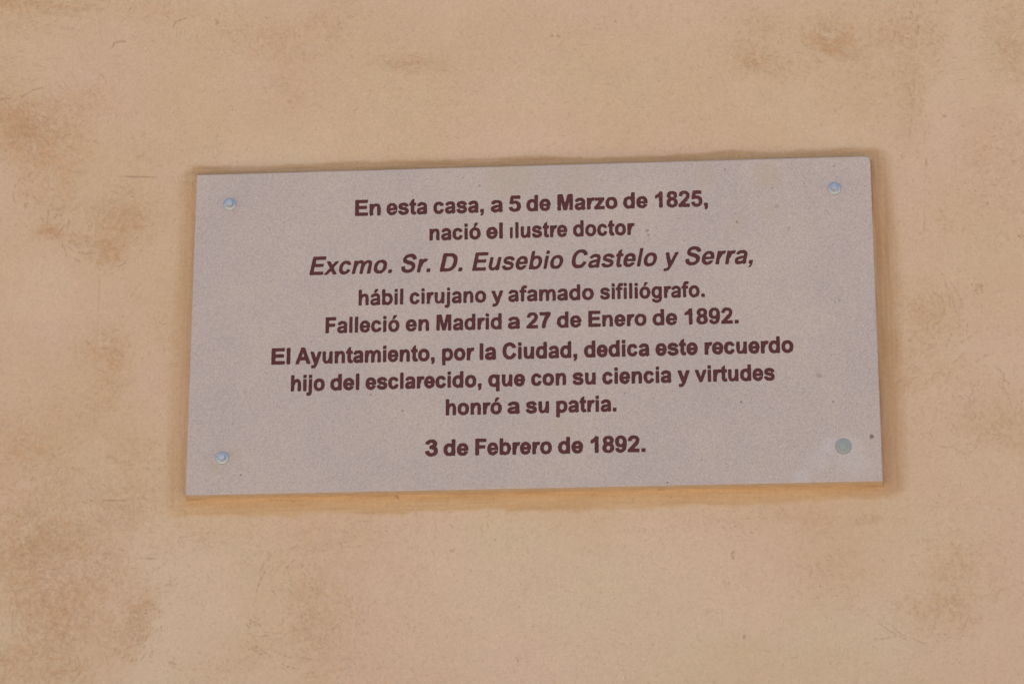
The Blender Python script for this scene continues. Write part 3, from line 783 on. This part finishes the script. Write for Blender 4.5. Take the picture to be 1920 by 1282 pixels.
# ---- slab: worn arris, face pierced by the letters
def outline(inset, zz, amp, seed):
    pts = []
    seg = 0.006
    for (ax, ay, bx, by) in ((0, 0, PW, 0), (PW, 0, PW, PH), (PW, PH, 0, PH), (0, PH, 0, 0)):
        n = int(max(abs(bx-ax), abs(by-ay))/seg)
        for i in range(n):
            t = i/n; pts.append((ax+(bx-ax)*t, ay+(by-ay)*t))
    pts = np.array(pts)
    nz = fbm(pts[:, 0]*70+seed, pts[:, 1]*70, 300+seed, 3)
    chip = np.clip(fbm(pts[:, 0]*35, pts[:, 1]*35+seed, 310, 3)-0.42, 0, 1)*4
    ins = inset+amp*(nz+chip)
    cx_, cy_ = PW/2, PH/2
    out = pts.copy()
    out[:, 0] = np.clip(pts[:, 0], ins, PW-ins); out[:, 1] = np.clip(pts[:, 1], ins, PH-ins)
    # rounded upper right corner
    d = np.hypot(PW-pts[:, 0], pts[:, 1]); k = np.clip(1-d/0.008, 0, 1)*0.0016
    out[:, 0] -= k; out[:, 1] += k
    return out
rings = [(outline(0.0018, 0, 0.0006, 1), 0.0), (outline(0.0005, 0, 0.0002, 2), 0.0006), (outline(0.0001, 0, 0.0001, 3), 0.0018),
         (outline(0.0002, 0, 0.0002, 4), 0.010), (outline(0.0002, 0, 0.0002, 5), PT+0.002)]
vs, fs = cdt_slab(rings[0][0], [l_ for _, l_, _ in letters])
vv = [pl(p.x, p.y, 0.0) for p in vs]; ff = []
for f_ in fs:
    a, b, c = (Vector(vv[i]) for i in f_[:3])
    ff.append(tuple(f_) if (b-a).cross(c-a).y < 0 else tuple(reversed(f_)))
nf = len(ff)
b0 = len(vv); n = len(rings[0][0])
for pts, zz in rings:
    vv += [pl(p[0], p[1], zz) for p in pts]
for r_ in range(len(rings)-1):
    for i in range(n):
        j = (i+1) % n
        ff.append((b0+r_*n+i, b0+r_*n+j, b0+(r_+1)*n+j, b0+(r_+1)*n+i))
ff.append(tuple(b0+(len(rings)-1)*n+i for i in range(n)))
slab = finish('stone_slab', vv, ff, M_STONE, plaque)
import bmesh
bm = bmesh.new(); bm.from_mesh(slab.data)
bmesh.ops.remove_doubles(bm, verts=bm.verts, dist=1e-6)
bmesh.ops.recalc_face_normals(bm, faces=bm.faces)
bm.to_mesh(slab.data); bm.free()
print('slab faces', nf, 'letters', len(letters))

# ---- bolts: a washer under a hexagonal head
def lathe(prof, seg=40):
    vs, fs = [], []
    for (r, y) in prof:
        for k in range(seg):
            a = 2*math.pi*k/seg; vs.append((r*math.cos(a), y, r*math.sin(a)))
    for i in range(len(prof)-1):
        for k in range(seg):
            k2 = (k+1) % seg; fs.append((i*seg+k, i*seg+k2, (i+1)*seg+k2, (i+1)*seg+k))
    fs.append(tuple(range((len(prof)-1)*seg, len(prof)*seg)))
    return vs, fs
def bolt(u, v, wr_, hr, hh, mat, label, rot, tilt=(0, 0), dome=0.0008):
    x, y = at(u, v, -0.001); k = MM
    vs, fs = lathe([(wr_*k, 0.0004), (wr_*k, -0.0010), (wr_*k*0.96, -0.0013), (wr_*k*0.80, -0.0016), (hr*k*0.85, -0.0018)])
    vs = [tuple(a+b for a, b in zip(p, pl(x, y, 0))) for p in vs]
    w = finish('washer', vs, fs, mat)
    # hexagonal head with chamfered crown
    prof = [(1.0, -0.0012), (1.0, -hh*k*0.78), (0.96, -hh*k*0.95), (0.86, -hh*k), (0.40, -hh*k-dome*0.15), (0.05, -hh*k-dome*0.2)]
    seg = 24; vs, fs = [], []
    for pi_, (s, yy) in enumerate(prof):
        for q_ in range(seg):
            a = 2*math.pi*q_/seg+rot
            h_ = math.cos(math.pi/6)/math.cos(((a-rot) % (math.pi/3))-math.pi/6)
            blend = 1.0 if pi_ < 2 else (0.55 if pi_ == 2 else 0.1)
            rr_ = hr*k*s*(h_*blend+0.95*(1-blend))
            vs.append((rr_*math.cos(a)+tilt[0]*k*(-yy/(hh*k)), yy, rr_*math.sin(a)+tilt[1]*k*(-yy/(hh*k))))
    for i in range(len(prof)-1):
        for q_ in range(seg):
            q2 = (q_+1) % seg; fs.append((i*seg+q_, i*seg+q2, (i+1)*seg+q2, (i+1)*seg+q_))
    fs.append(tuple(range((len(prof)-1)*seg, len(prof)*seg)))
    vs = [tuple(a+b for a, b in zip(p, pl(x, y, 0))) for p in vs]
    h = finish('bolt', vs, fs, mat, plaque)
    h['label'] = label
    sr_ = finish('shade_ring', [tuple(a+b for a, b in zip(p, pl(x, y, 0))) for p in
                           lathe([((wr_+0.35)*k, 0.0003), ((wr_+0.35)*k, -0.0004), (wr_*k*0.9, -0.0006)])[0]], lathe([(1, 0), (1, 0), (1, 0)])[1], M_WASHER_SHADE)  # dark ring added to imitate the shadow line at the washer's rim
    w.parent = h; sr_.parent = h
    for o in (h, w, sr_):
        bm = bmesh.new(); bm.from_mesh(o.data); bmesh.ops.recalc_face_normals(bm, faces=bm.faces)
        bm.to_mesh(o.data); bm.free()
        for p in o.data.polygons: p.use_smooth = False
bolt(430.8, 383.0, 9.3, 5.7, 8.6, M_ZINC, 'shiny hexagonal bolt head on a round washer, upper left corner', 0.15)
bolt(1564.6, 353.2, 9.4, 5.0, 8.6, M_ZINC, 'small hexagonal bolt head on a stepped washer, upper right corner', 0.5)
bolt(416.6, 858.2, 9.2, 5.4, 8.6, M_ZINC, 'shiny hexagonal bolt head on a round washer, lower left corner', 0.45)
bolt(1581.4, 836.0, 11.2, 6.6, 3.0, M_ZINC2, 'flat greenish bolt head with dulled washer, lower right corner', 0.52)
